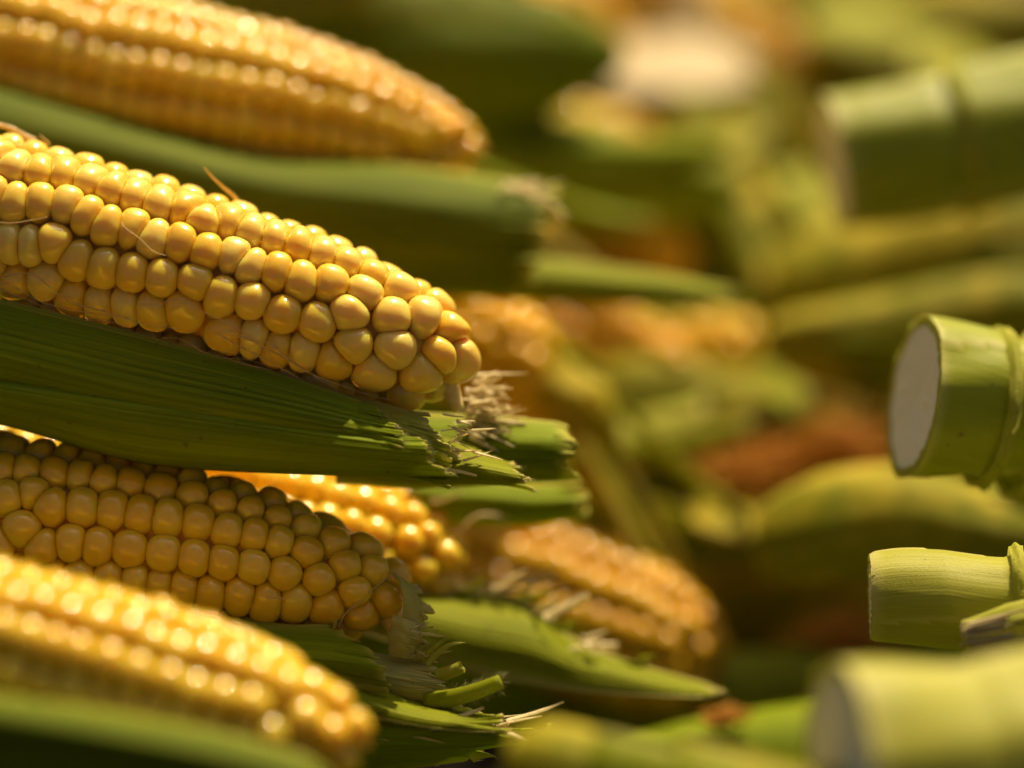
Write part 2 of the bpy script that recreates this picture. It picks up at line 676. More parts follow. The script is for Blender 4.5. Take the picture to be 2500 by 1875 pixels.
def grow_cob(ear, cob, nrows, pitch, phase, mat, seed, picked=(), na=20, nr=7, single=True, t0=0.0, beaks=0.0, skip=None, sx=0.0058, sy=0.0110, q=2.35, rmax=0.0088):
    rng = random.Random(seed)
    sites = []
    for (px, py) in picked:
        g, t, th, p = cob.cast(px, py)
        if g < 0.002:
            sites.append((t, th, True))
    npick = len(sites)
    for (t, th) in cob.rows(nrows, pitch, phase, rng, t0):
        ok = True
        for (t2, th2, _) in sites[:npick]:
            dth = (th - th2 + math.pi) % (2 * math.pi) - math.pi
            if abs(dth) < 1.2:
                du, dw = (t - t2) / sx, dth * cob.Rb(t) / sy
                if du * du + dw * dw < 1:
                    ok = False
                    break
        if ok:
            sites.append((t, th, False))
    pos = [cob.place(t, th) for t, th, _ in sites]
    P = np.array([tuple(p) for p in pos])
    faces = kernel_faces(na, nr)
    rest = Bag()
    n_single = 0
    for i, (t, th, pk) in enumerate(sites):
        c, x, y, n = cob.frame(t, th)
        d2 = ((P - P[i]) ** 2).sum(1)
        nbi = [j for j in np.nonzero(d2 < 0.021 ** 2)[0] if j != i]
        nb = []
        for j in nbi:
            o = Vector(P[j] - P[i])
            dx, dy = o.dot(x), o.dot(y)
            full = o.length
            pl = math.hypot(dx, dy)
            if pl < 1e-5:
                continue
            if abs(o.dot(n)) > 0.75 * full and full > 0.008:
                continue
            s = full / pl * 0.5 + 0.5
            nb.append((dx * min(s, 1.3), dy * min(s, 1.3)))
        if nb and min(math.hypot(*q_) for q_ in nb) < 0.0022 and not pk:
            continue
        beak = None
        if rng.random() < beaks and -0.75 < (th + math.pi) % (2 * math.pi) - math.pi < 0.28:
            beak = (rng.gauss(0.0002, 0.0004), -0.0026 + rng.gauss(0, 0.0005) if y.dot(UP) < 0 else 0.0026 + rng.gauss(0, 0.0005), cob.H * rng.uniform(0.08, 0.2))
        A = kernel_shape(nb, cob.H, 1 / max(cob.Rb(t), 0.008), rng, na, nr, beak=beak, q=q, rmax=rmax)
        dth = (th + math.pi) % (2 * math.pi) - math.pi
        vis = abs(dth) < 1.95 and in_frame(c) and not (skip and skip(t, dth))
        mw = Matrix(((x.x, y.x, n.x), (x.y, y.y, n.y), (x.z, y.z, n.z)))
        if single and vis and n_single < 300:
            me = bpy.data.meshes.new('kernel')
            me.from_pydata([tuple(r) for r in A], [], faces)
            me.materials.append(mat)
            me.polygons.foreach_set('use_smooth', [True] * len(me.polygons))
            o = bpy.data.objects.new('kernel', me)
            COL.objects.link(o)
            o.parent = ear
            o.matrix_local = Matrix.Translation(c - wpos(ear)) @ mw.to_4x4()
            n_single += 1
        else:
            b = len(rest.v)
            B = A @ np.array(mw.transposed()) + np.array(tuple(c))
            rest.v.extend(Vector(r) for r in B)
            rest.f.extend(tuple(b + k for k in f) for f in faces)
    if rest.v:
        rest.build('kernel', mat, ear, stuff=True)
    # core under the kernels
    b = Bag()
    ns, seg = 30, 24
    for i in range(ns + 1):
        t = cob.L * i / ns
        r = max(cob.Rb(t) - 0.0011, 0.0004)
        for k in range(seg):
            b.v.append(cob.p0 + cob.a * t + cob.radial(2 * math.pi * k / seg) * r)
    for i in range(ns):
        for k in range(seg):
            k2 = (k + 1) % seg
            b.f.append((i * seg + k, i * seg + k2, (i + 1) * seg + k2, (i + 1) * seg + k))
    b.f.append(tuple(range(seg))[::-1])
    b.f.append(tuple(ns * seg + k for k in range(seg)))
    b.build('cob_core', M['core'], ear)
    return cob


def px_prof(tab, d_cm, unit=1.0):
    """Profile given in picture units at depth d_cm -> metres."""
    s = (F + d_cm * 0.01) / PXM * unit
    return [(a * s, b * s) for a, b in tab]


def shred_fan(parent, name, root, dirs, mat, width, spread, n, length, seed, stuff=True, nrm=None):
    rr = random.Random(seed)
    bag = Bag()
    for _ in range(n):
        o = root + RT * rr.gauss(0, spread[0]) + UP * rr.gauss(0, spread[1]) + FW * rr.gauss(0, spread[2])
        d = Vector(dirs) + Vector((rr.gauss(0, .18), rr.gauss(0, .2), rr.gauss(0, .28)))
        d.normalize()
        L = length * rr.uniform(0.4, 1.2)
        k = Vector((rr.gauss(0, .2), rr.gauss(0, .2), rr.gauss(0, .25))) * L
        nn = (-FW + UP * rr.uniform(-.2, 1.2) + RT * rr.uniform(-.3, .3)).normalized()
        bag.ribbon([o, o + d * L * 0.5 + k * 0.2, o + d * L + k * 0.5], width * rr.uniform(0.4, 1.5), nn, n=5, taper=rr.uniform(0.1, 0.7))
    return bag.build(name, mat, parent, stuff=stuff)


def silk_on(ear, cob, pts, r=0.00013, lift=0.0007, mat='silk'):
    out = []
    for (x, y) in pts:
        g, t, th, p = cob.cast(x, y, lift)
        out.append(p)
    b = Bag()
    b.tube(out, r, r * 0.6, seg=5, n=40)
    return b.build('silk_strand', M[mat], ear)


def silk_free(ear, pts, r=0.00013, mat='silk', n=24):
    b = Bag()
    b.tube(pts, r, r * 0.45, seg=5, n=n)
    return b.build('silk_strand', M[mat], ear)


def zz(ox, oy, pts):
    return [(ox + x / 3.456, oy + y / 3.456) for x, y in pts]


# ================================================================== ground
g = mesh_obj('ground', [(-6, -4, 0), (6, -4, 0), (6, 12, 0), (-6, 12, 0)], [(0, 1, 2, 3)], M['ground'], smooth=False)
g['kind'] = 'structure'

# ================================================================== ear A: the sharp cob in the middle
A0, A1 = W(-300, 444, 2.2), W(1150, 889, 1.8)
ear = thing('corn_ear', 'sharply focused pale yellow cob, uppermost of its stack, in a torn green husk', 'corn ear', A0, 'peeled ears lying with their tips to the right')
cobA = Cob(A0, A1, px_prof([(-5, 0), (0, 22), (15, 62), (42, 99), (123, 158), (247, 181), (330, 199), (496, 219), (747, 226), (1031, 224), (1261, 210), (1600, 195)], 2.0), H=0.0043, cut=0.0034)
pickA = zz(0, 300, [(-20, 190), (130, 270), (345, 310), (550, 320), (770, 380), (965, 465), (1145, 505), (1360, 575), (1580, 620), (1740, 740), (1950, 740), (2140, 820),
                    (-70, 560), (110, 610), (325, 610), (560, 625), (735, 715), (900, 810), (1120, 830), (1290, 920), (1525, 955), (1735, 1030), (1985, 1055), (2120, 1150),
                    (60, 1060), (220, 1065), (415, 1030), (615, 1190), (840, 1260), (1090, 1295), (1340, 1330), (1625, 1350), (1850, 1470), (2110, 1500),
                    (80, 1430), (350, 1400), (570, 1555), (800, 1600), (1030, 1610), (1240, 1620), (1510, 1600)])
pickA += zz(560, 500, [(400, 170), (600, 240), (810, 300), (1015, 380), (1240, 480), (1450, 590), (1660, 850), (1890, 980), (2000, 1260),
                       (400, 510), (600, 580), (870, 590), (1150, 650), (1390, 870),
                       (425, 940), (730, 1010), (1000, 880), (1380, 1230), (1790, 1260),
                       (-20, 1150), (170, 1180), (370, 1270), (590, 1300), (1010, 1220), (850, 1370), (1190, 1480), (1610, 1500)])
grow_cob(ear, cobA, 12, 0.0066, 0.30, M['kernel'], 5, pickA, na=28, nr=9, beaks=0.5, q=2.35)
# pale unfilled tip of the cob
b = Bag()
b.tube([W(1065, 895, 2.3), W(1096, 945, 2.0), W(1122, 1005, 2.0)], 0.0040, 0.0014, seg=12, n=8)
b.build('cob_tip', M['tip'], ear)


def husk_grid(stations, depths, frac):
    """stations: (x, top y, bottom y); depths/frac across."""
    return [[W(x, t + (bt - t) * f, d) for f, d in zip(frac, depths)] for x, t, bt in stations]


leaf(ear, husk_grid([(-249, 676, 940), (32, 738, 1015), (312, 808, 1085), (592, 884, 1115), (872, 975, 1125), (1153, 1075, 1140)],
                    (0.30, -0.15, -0.32, 0.1, 1.2), (0, .3, .6, .9, 1.0)), M['husk'],
     nu=84, nv=90, ends=((0, .835), (.14, .85), (.2, .872), (.5, .876), (.52, .90), (1, .91)), split=.80, strips=18, rag=.004, margin=.06, fuzz=60, seed=3, ribs=34, tipfade=.006)
leaf(ear, husk_grid([(-249, 895, 975), (32, 925, 1034), (312, 958, 1112), (592, 1000, 1142), (872, 1050, 1153), (1153, 1092, 1160)],
                    (-0.16, -0.42, -0.35, 0.3, 1.9, 3.2), (0, .3, .7, 1.0, 1.05, 1.0)), M['husk'],
     nu=70, nv=90, ends=((0, .90), (.1, .922), (.35, .925), (.38, .955), (.6, .966), (1, .95)), split=.84, strips=14, rag=.004, margin=.03, fuzz=220, seed=4, ribs=24, tipfade=.006)
leaf(ear, husk_grid([(500, 905, 1060), (700, 940, 1085), (870, 968, 1110), (1000, 1003, 1130), (1110, 1040, 1150)],
                    (1.0, .5, .4, .9), (0, .3, .65, 1)), M['husk_pale'], nu=40, nv=50, ends=((0, .84), (.4, .90), (.5, .95), (.8, .98), (1, .95)), split=.74, strips=12, rag=.022, margin=.12, seed=5, tipfade=.05)
leaf(ear, husk_grid([(820, 1040, 1150), (980, 1060, 1172), (1100, 1072, 1180), (1200, 1110, 1182), (1300, 1160, 1184)],
                    (2.6, 1.4, 1.0, 1.8), (0, .35, .7, 1)), M['husk_lime'], nu=40, nv=50, ends=((0, .86), (.3, .9), (1, 1.0)), split=.8, strips=9, rag=.012, margin=.03, seed=6, tipfade=.03, fuzz=30)
leaf(ear, husk_grid([(820, 980, 1180), (1000, 1005, 1190), (1130, 1015, 1188), (1270, 1022, 1180), (1400, 1035, 1172)],
                    (3.6, 2.8, 2.8, 3.4), (0, .35, .7, 1)), M['husk'], nu=44, nv=50, ends=((0, .97), (.35, 1.02), (.6, .96), (1, 1.03)), split=.90, strips=8, rag=.012, margin=.10, seed=7, tipfade=.09)
shred_fan(ear, 'frayed_fibre', W(1150, 1038, 3.0), (1, -.02, -.05), M['fibre'], 0.0008, (0.0028, 0.0052, 0.003), 60, 0.0115, 8)
shred_fan(ear, 'frayed_fibre', W(1160, 970, 3.3), (1, -.1, .25), M['fibre'], 0.0010, (0.0018, 0.0034, 0.003), 36, 0.0085, 9)
shred_fan(ear, 'frayed_fibre', W(1090, 1075, 1.0), (1, -.05, -.05), M['fibre'], 0.0007, (0.0030, 0.0030, 0.001), 22, 0.0080, 10)
# silk
for z in ([(1020, 840), (1060, 890), (1170, 970), (1290, 1080), (1400, 1120)],
          [(1190, 1520), (1310, 1550), (1430, 1500), (1530, 1480), (1700, 1590), (1895, 1672), (2045, 1762), (2195, 1857)],
          [(0, 1305), (180, 1270), (300, 1290), (420, 1390), (560, 1500), (680, 1550), (900, 1590)],
          [(0, 1400), (250, 1500), (450, 1590), (700, 1650), (1000, 1690)],
          [(0, 1340), (160, 1410), (330, 1500), (520, 1560), (800, 1610), (1100, 1650)],
          [(0, 840), (100, 845), (200, 832), (310, 812), (400, 792)],
          [(560, 1470), (700, 1545), (900, 1600), (1200, 1690), (1500, 1740)]):
    silk_on(ear, cobA, zz(0, 300, z), 0.00014)
for k, z in enumerate(([(0, 1060), (200, 1150), (400, 1260), (600, 1370), (800, 1500), (1000, 1640), (1190, 1750)],
                       [(60, 1110), (230, 1170), (380, 1310), (470, 1430), (600, 1500)],
                       [(300, 1150), (450, 1260), (640, 1400), (850, 1490), (1100, 1580), (1360, 1650)],
                       [(350, 1170), (520, 1320), (700, 1430), (900, 1560), (1050, 1655)],
                       [(-100, 1090), (100, 1200), (350, 1330), (600, 1470), (850, 1600), (1080, 1700)])):
    silk_on(ear, cobA, zz(560, 500, z), 0.00017 if k % 2 == 0 else 0.00012)
rr = random.Random(17)
for k in range(16):
    x0 = rr.uniform(-60, 760)
    y0 = 715 + .32 * x0 + rr.uniform(-30, 45)
    n = rr.randint(3, 5)
    pts = [(x0 + i * rr.uniform(38, 62), y0 + i * rr.uniform(8, 26) + rr.uniform(-8, 8)) for i in range(n + 1)]
    silk_on(ear, cobA, pts, rr.choice((.00007, .00010, .00013)), lift=.0006)
b = Bag()
b.ribbon([W(583, 493, 3.0), W(566, 474, 2.8), W(543, 455, 2.6), W(515, 428, 2.5), W(497, 407, 2.4)], 0.0011, -FW, n=12, taper=.2)
b.build('silk_strand', M['silk'], ear)
b = Bag()
b.ribbon([W(85, 345, 3.0), W(58, 332, 2.9), W(29, 315, 2.8), W(-10, 303, 2.8)], 0.0016, -FW + UP * .4, n=10, taper=.6)
b.build('silk_strand', M['silk'], ear)
silk_free(ear, [W(120, 352, 3.2), W(112, 343, 3.0), W(97, 330, 2.9)], .0003)

# ================================================================== ear B: in the shade below it
B0, B1 = W(-320, 1241, 2.4), W(1000, 1452, 2.0)
ear = thing('corn_ear', 'shaded greenish yellow cob directly below the sharp one, white ragged tip', 'corn ear', B0, 'peeled ears lying with their tips to the right')
cobB = Cob(B0, B1, px_prof([(-5, 0), (0, 20), (20, 58), (62, 103), (129, 140), (214, 162), (308, 193), (379, 212), (514, 226), (571, 232), (800, 242), (1400, 240)], 2.2), H=0.0043)
pickB = zz(0, 1030, [(130, 110), (360, 150), (580, 180), (790, 220), (1000, 250), (1220, 290), (1430, 330), (1630, 400), (1820, 460), (2040, 520),
                     (20, 310), (215, 320), (460, 330), (690, 350), (880, 390), (1095, 400), (1365, 450), (1645, 520), (1890, 590), (2120, 640),
                     (60, 570), (260, 530), (410, 660), (690, 660), (940, 670), (1180, 710), (1410, 745), (1670, 770), (1925, 850), (2150, 880),
                     (170, 890), (340, 1080), (580, 1040), (790, 1070), (1070, 1090), (1365, 1120), (1620, 1160), (1870, 1190), (2120, 1220),
                     (-60, 1080), (120, 1330), (420, 1350), (640, 1350), (890, 1370), (1110, 1390), (1320, 1430), (1520, 1450), (1750, 1490), (2000, 1500)])
pickB += zz(480, 1130, [(640, 240), (850, 335), (690, 370), (910, 450), (1160, 570), (1490, 820), (690, 590), (920, 680), (1260, 820), (1690, 830),
                        (730, 930), (1020, 990), (1320, 1090), (1580, 1200), (560, 1210), (820, 1210), (1080, 1260), (1380, 1370), (1560, 1490), (1440, 610)])
grow_cob(ear, cobB, 12, 0.0068, 0.05, M['kernel_deep'], 6, pickB, na=28, nr=9, beaks=0.08, q=2.25)
b = Bag()
b.tube([W(945, 1480, 2.2), W(966, 1522, 1.8), W(985, 1572, 1.5)], 0.0048, 0.0018, seg=12, n=8)
b.build('cob_tip', M['tip'], ear)
# ragged pale flaps round the tip
leaf(ear, [[W(960, 1400, 1.2), W(975, 1425, .8), W(985, 1470, .7), W(980, 1530, .8)], [W(985, 1420, 1.4), W(1000, 1440, 1.0), W(1010, 1480, .9), W(1005, 1532, .8)],
           [W(1005, 1432, 1.8), W(1022, 1455, 1.3), W(1034, 1490, 1.2), W(1020, 1540, 1.0)], [W(1018, 1440, 2.2), W(1040, 1460, 1.8), W(1056, 1492, 1.6), W(1045, 1545, 1.3)]],
     M['membrane'], name='tip_flap', nu=26, nv=26, ends=((0, .75), (.3, .55), (.45, .95), (.6, .7), (.8, .95), (1, .85)), split=.45, strips=8, rag=.05, curl=.0012, margin=.05, seed=21, tipfade=.2)
leaf(ear, [[W(960, 1500, .6), W(955, 1535, .5), W(950, 1570, .5), W(950, 1600, .5)], [W(990, 1512, .5), W(985, 1545, .3), W(980, 1575, .3), W(975, 1605, .4)],
           [W(1015, 1525, .7), W(1012, 1552, .4), W(1008, 1580, .4), W(1000, 1608, .5)], [W(1040, 1535, 1.0), W(1040, 1560, .7), W(1036, 1588, .7), W(1025, 1612, .7)]],
     M['membrane'], name='tip_flap', nu=24, nv=24, ends=((0, .8), (.25, .6), (.45, .95), (.65, .7), (1, .9)), split=.45, strips=8, rag=.06, curl=.0012, margin=.05, seed=22, tipfade=.2)
shred_fan(ear, 'frayed_fibre', W(1005, 1590, .8), (.8, -.15, -.15), M['membrane'], 0.0011, (0.002, 0.0050, 0.002), 26, 0.006, 12)
# the husk below it
leaf(ear, husk_grid([(380, 1455, 1570), (520, 1490, 1610), (680, 1522, 1650), (830, 1532, 1675), (980, 1580, 1700)],
                    (.5, -.1, -.5, -.5), (0, .3, .65, 1)), M['husk'], nu=50, nv=50, ends=((0, .76), (.2, .78), (.25, .86), (.6, .93), (1, .97)), split=.72, strips=9, rag=.012, margin=.20, seed=31, tipfade=.04)
leaf(ear, husk_grid([(760, 1565, 1680), (860, 1585, 1700), (960, 1605, 1715), (1050, 1625, 1722), (1130, 1650, 1725)],
                    (.9, .3, 0.1, .4), (0, .3, .65, 1)), M['membrane'], nu=44, nv=44, ends=((0, .72), (.3, .86), (.5, .8), (.7, .95), (1, .88)), split=.62, strips=14, rag=.035, margin=.1, seed=32, tipfade=.08)
leaf(ear, husk_grid([(480, 1545, 1640), (660, 1575, 1680), (840, 1620, 1735), (1000, 1690, 1770), (1130, 1725, 1785), (1250, 1745, 1790)],
                    (1.4, .1, -.8, -1.0), (0, .3, .65, 1)), M['husk_lime'], nu=60, nv=60, ends=((0, .78), (.15, .8), (.3, .92), (.55, .955), (1, .98)), split=.74, strips=12, rag=.010, margin=.06, seed=33, tipfade=.02)
leaf(ear, husk_grid([(560, 1650, 1900), (760, 1700, 1905), (930, 1735, 1885), (1080, 1758, 1862), (1200, 1772, 1842), (1320, 1780, 1820)],
                    (-.3, -.5, .2, 1.3), (0, .3, .7, 1)), M['husk'], nu=70, nv=60, ends=((0, .95), (.2, 1.0), (.4, .97), (.7, .96), (.75, .75), (1, .72)), split=.68, strips=16, rag=.02, margin=.05, seed=34, tipfade=.05, fuzz=20)
shred_fan(ear, 'frayed_fibre', W(1120, 1772, -.2), (1, -.05, -.04), M['fibre'], 0.0014, (0.010, 0.0014, 0.002), 14, 0.014, 13)
b = Bag()
b.ribbon([W(1030, 1612, .6), W(1060, 1580, .5), W(1088, 1560, .4)], .0016, -FW, n=6, taper=.5)
b.ribbon([W(1042, 1622, .5), W(1080, 1585, .4), W(1110, 1572, .3), W(1136, 1570, .3)], .0018, -FW + UP * .4, n=6, taper=.25)
b.ribbon([W(1065, 1650, .4), W(1100, 1640, .2), W(1130, 1628, .1)], .0034, -FW, n=6, taper=.9)
b.ribbon([W(1090, 1650, .3), W(1125, 1632, .1), W(1133, 1640, .1)], .0014, -FW, n=6, taper=.6)
b.build('frayed_fibre', M['husk_pale'], ear)
# furry curled stub
b = Bag()
stub = [W(1040, 1712, .2), W(1110, 1702, 0), W(1170, 1685, -.2), W(1222, 1664, -.3)]
b.tube(stub, .0025, .0019, seg=12, n=14)
st = b.build('husk_curl', M['husk_lime'], ear)
b = Bag()
rr = random.Random(4)
sp = np.array([tuple(p) for p in stub])
for _ in range(420):
    t = rr.uniform(.25, 1.0)
    c = Vector(spline(sp, t))
    a = rr.uniform(0, 6.283)
    d = (UP * math.cos(a) - FW * math.sin(a) + RT * rr.uniform(-.1, .7)).normalized()
    p = c + d * (.0025 - .0006 * t) * .95
    L = rr.uniform(.0008, .0024)
    b.tube([p, p + d * L * .5, p + d * L + RT * L * rr.uniform(0, .5)], .000035, .000012, seg=3, n=2)
b.build('leaf_fuzz', M['hair'], st, stuff=True)
silk_on(ear, cobB, zz(480, 1130, [(1200, 1380), (1250, 1280), (1340, 1200), (1460, 1090), (1560, 1010), (1640, 930)]), .00022)
b = Bag()
b.ribbon([W(*q, -.35) for q in zz(480, 1130, [(590, 1135), (680, 1150), (760, 1155)])], .0006, -FW + UP, n=6, taper=.5)
b.build('silk_strand', M['silk'], ear)

# ================================================================== ear C: blurred, nearest the camera
CD = -7.6
C0, C1 = V(-290, 1330, CD), V(800, 1612, CD)
ear = thing('corn_ear', 'blurred sunlit cob nearest the camera at the lower left with a row of bright glints', 'corn ear', C0, 'peeled ears lying with their tips to the right')
cobC = Cob(C0, C1, px_prof([(0, 15), (20, 50), (60, 90), (130, 130), (230, 165), (350, 185), (550, 198), (1200, 200)], CD, K), H=.0042)
grow_cob(ear, cobC, 12, .0064, .20, M['kernel_deep'], 8, na=18, nr=7, q=2.5)
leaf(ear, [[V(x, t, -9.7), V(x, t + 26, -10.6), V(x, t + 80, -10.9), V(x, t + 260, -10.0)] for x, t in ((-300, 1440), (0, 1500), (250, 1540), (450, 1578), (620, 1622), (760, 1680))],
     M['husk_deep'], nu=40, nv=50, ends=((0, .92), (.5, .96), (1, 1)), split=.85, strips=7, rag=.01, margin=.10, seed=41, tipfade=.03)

# ================================================================== ear D: blurred, behind the sharp one
DD = 13.4
D0, D1 = V(-260, 47, DD), V(1055, 326, DD - .6)
ear = thing('corn_ear', 'blurred golden cob at the upper left in a long green husk, behind the sharp cob', 'corn ear', D0, 'peeled ears lying with their tips to the right')
cobD = Cob(D0, D1, px_prof([(0, 15), (20, 42), (50, 60), (110, 85), (180, 112), (270, 138), (480, 170), (700, 182), (1400, 185)], DD, K), H=.0042)
grow_cob(ear, cobD, 12, .0066, .12, M['kernel_deep'], 9, na=18, nr=7, q=2.5)
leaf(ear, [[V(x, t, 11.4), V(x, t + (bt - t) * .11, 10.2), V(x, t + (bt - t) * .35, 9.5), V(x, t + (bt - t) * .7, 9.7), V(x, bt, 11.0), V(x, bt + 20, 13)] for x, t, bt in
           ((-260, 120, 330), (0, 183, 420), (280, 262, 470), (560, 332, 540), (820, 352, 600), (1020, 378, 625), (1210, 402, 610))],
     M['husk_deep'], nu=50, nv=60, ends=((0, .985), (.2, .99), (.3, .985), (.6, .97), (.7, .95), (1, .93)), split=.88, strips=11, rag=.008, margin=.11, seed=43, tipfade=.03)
leaf(ear, [[V(x, t, 13.5), V(x, (t + bt) / 2, 12.8), V(x, bt, 13.2)] for x, t, bt in
           ((900, 520, 640), (1080, 545, 650), (1250, 565, 655), (1420, 590, 655), (1580, 625, 658))],
     M['husk_lime'], nu=24, nv=30, split=.9, strips=3, rag=.01, margin=.05, seed=44)
shred_fan(ear, 'frayed_fibre', V(1130, 405, 10.2), (1, 0, 0), M['fibre'], .0012, (.004, .0012, .003), 16, .009, 45)

# ================================================================== ear E: sunlit, behind the shaded one
ED = 8.0
E0, E1 = V(-60, 975, ED), V(1000, 1228, ED - 1.0)
ear = thing('corn_ear', 'sunlit golden cob behind the shaded cob, bright torn leaf below its tip', 'corn ear', E0, 'peeled ears lying with their tips to the right')
cobE = Cob(E0, E1, px_prof([(0, 20), (15, 55), (40, 85), (90, 120), (170, 145), (300, 165), (1200, 172)], ED, K), H=.0042)
grow_cob(ear, cobE, 12, .0070, .2, M['kernel_deep'], 10, na=20, nr=7, q=2.4)
leaf(ear, [[W(*a, 6.9), W(a[0] * .6 + b_[0] * .4, a[1] * .6 + b_[1] * .4, 5.2), W(*b_, 4.8)] for a, b_ in
           (((900, 1395), (870, 1545)), ((1010, 1425), (990, 1580)), ((1150, 1440), (1140, 1640)), ((1290, 1465), (1300, 1672)), ((1400, 1560), (1440, 1690)), ((1560, 1625), (1600, 1700)), ((1770, 1684), (1770, 1708)))],
     M['husk_lime'], nu=40, nv=60, ends=((0, .99), (1, 1.0)), split=.93, strips=3, rag=.005, margin=.12, seed=51, tipfade=.03)
leaf(ear, [[V(x, t, 7.2), V(x, (t + bt) / 2, 6.6), V(x, bt, 7.4)] for x, t, bt in ((880, 1010, 1120), (1000, 1030, 1130), (1120, 1042, 1135), (1260, 1050, 1120))],
     M['husk'], nu=30, nv=30, split=.85, strips=6, rag=.02, margin=.12, seed=52, tipfade=.08)
shred_fan(ear, 'frayed_fibre', W(1185, 1432, 6.8), (1, -.05, .30), M['fibre'], .0012, (.006, .0010, .002), 16, .010, 53)
shred_fan(ear, 'frayed_fibre', W(1420, 1570, 5.6), (1, -.1, .15), M['fibre'], .0012, (.003, .0016, .002), 7, .006, 54)
for k, (x, y) in enumerate(((1080, 1440), (1140, 1438), (1210, 1446), (1270, 1462), (1320, 1492), (1375, 1540), (1450, 1585), (1530, 1612))):
    shred_fan(ear, 'frayed_fibre', W(x, y, 6.2), (1, -.15, .30), M['husk_lime' if k % 2 else 'fibre'], .0011, (.0022, .0008, .001), 6, .0065, 540 + k)
b = Bag()
b.ribbon([W(1330, 1510, 5.3), W(1385, 1480, 5.3), W(1437, 1452, 5.3)], .0024, -FW, n=6, taper=.8)
b.build('frayed_fibre', M['fibre'], ear)
silk_free(ear, [V(985, 1180, 6.5), V(1005, 1135, 6.4), V(1040, 1112, 6.4), V(1100, 1118, 6.6)], .0007)
silk_free(ear, [V(930, 1085, 6.5), V(960, 1080, 6.4), V(1000, 1062, 6.4)], .0005)

# ================================================================== blurred cobs further back
cobs_back = [
    # base, tip (2212-wide picture units, depth in cm), radius, label, material
    ((720, 1110, 19), (1550, 1455, 15.0), 185, 'blurred tan cob in the middle of the picture, rounded tip above the long leaf point', 'kernel_shaded', None),
    ((600, 570, 17), (1185, 800, 16), 150, 'blurred golden cob right behind the tip of the sharp cob', 'kernel_far', None),
    ((1000, 640, 28), (1480, 835, 26), 125, 'blurred orange cob between the sharp tip and the dark gap', 'kernel_far', None),
    ((1040, 400, 36), (1490, 575, 34), 88, 'small blurred amber cob end above the pale leaf point', 'kernel_far', None),
    ((560, -70, 42), (1330, 40, 40), 85, 'faint orange cob at the top edge beyond the dark husk', 'kernel_far', None),
]
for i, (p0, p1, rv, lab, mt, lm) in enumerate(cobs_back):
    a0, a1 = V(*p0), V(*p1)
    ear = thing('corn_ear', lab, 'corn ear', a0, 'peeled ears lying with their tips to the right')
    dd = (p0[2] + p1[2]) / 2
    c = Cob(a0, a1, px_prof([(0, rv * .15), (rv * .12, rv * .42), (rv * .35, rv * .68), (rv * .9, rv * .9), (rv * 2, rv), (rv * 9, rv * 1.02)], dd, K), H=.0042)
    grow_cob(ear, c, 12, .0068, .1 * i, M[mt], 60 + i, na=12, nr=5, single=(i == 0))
    if lm:
        pass


# ================================================================== revolved ears: husked ears and cut stalks
def revolve(parent, name, p0, p1, prof, mat, seg=48, ns=40, ridge=.03, nridge=5, twist=.7, seed=1, rough=.012, caps=True, pale=None, bend=0.0):
    """Body of revolution along p0-p1 with overlapping husk edges; prof = [(fraction along, radius m)]."""
    rr = random.Random(seed)
    a = (p1 - p0).normalized()
    L = (p1 - p0).length
    e1 = a.orthogonal().normalized()
    e2 = a.cross(e1)
    verts, faces, uvs, edge = [], [], [], []
    ph = rr.uniform(0, 6.28)
    for i in range(ns + 1):
        t = i / ns
        r = interp(prof, t)
        for k in range(seg + 1):
            th = 2 * math.pi * k / seg
            s = ((th / (2 * math.pi) * nridge + twist * t + ph) % 1.0)
            rad = r * (1 + ridge * (s - .5) + rough * noise.noise(Vector((math.cos(th) * 2 + seed, math.sin(th) * 2, t * 3))))
            rad += .00018 * math.sin(th * 34)
            verts.append(p0 + a * (L * t) + UP * (bend * (math.sin(t * 7 + seed) - math.sin(seed))) + (e1 * math.cos(th) + e2 * math.sin(th)) * rad)
            uvs.append((th * r if r > .002 else th * .002, t * L))
            e = .55 * max(0, (s - .9) / .1)
            if pale:
                e = max(e, interp(pale, t))
            edge.append(e)
    w_ = seg + 1
    for i in range(ns):
        for k in range(seg):
            faces.append((i * w_ + k, i * w_ + k + 1, (i + 1) * w_ + k + 1, (i + 1) * w_ + k))
    if caps:
        for i in (0, ns):
            c = len(verts)
            verts.append(p0 + a * (L * i / ns))
            uvs.append((0, 0))
            edge.append(edge[i * w_])
            for k in range(seg):
                faces.append((c, i * w_ + k, i * w_ + k + 1))
    return mesh_obj(name, verts, faces, mat, parent, uvs=uvs, edge=edge)


EARPROF = lambda r: [(0, r * .45), (.06, r * .75), (.18, r * .95), (.4, r), (.65, r * .9), (.85, r * .6), (.97, r * .25), (1, r * .08)]


def flap(parent, a0, a1, r, th, t0, ln, seed, mat):
    '''A loose leaf peeling off a husked ear.'''
    rr = random.Random(seed)
    a = (a1 - a0).normalized()
    L = (a1 - a0).length
    e1 = a.orthogonal().normalized()
    e2 = a.cross(e1)
    lift = rr.uniform(.006, .022)
    grid = []
    for i in range(5):
        t = i / 4
        c = a0 + a * (L * t0 + ln * t)
        half = .55 * (1 - .75 * t ** 1.5)
        grid.append([c + (e1 * math.cos(th + q * half) + e2 * math.sin(th + q * half)) * (r * 1.04 + lift * t * t - .002 * abs(q) * t) for q in (-1, 0, 1)])
    leaf(parent, grid, M[mat], nu=14, nv=18, split=.85, strips=4, rag=.02, margin=.15, seed=seed, tipfade=.08)


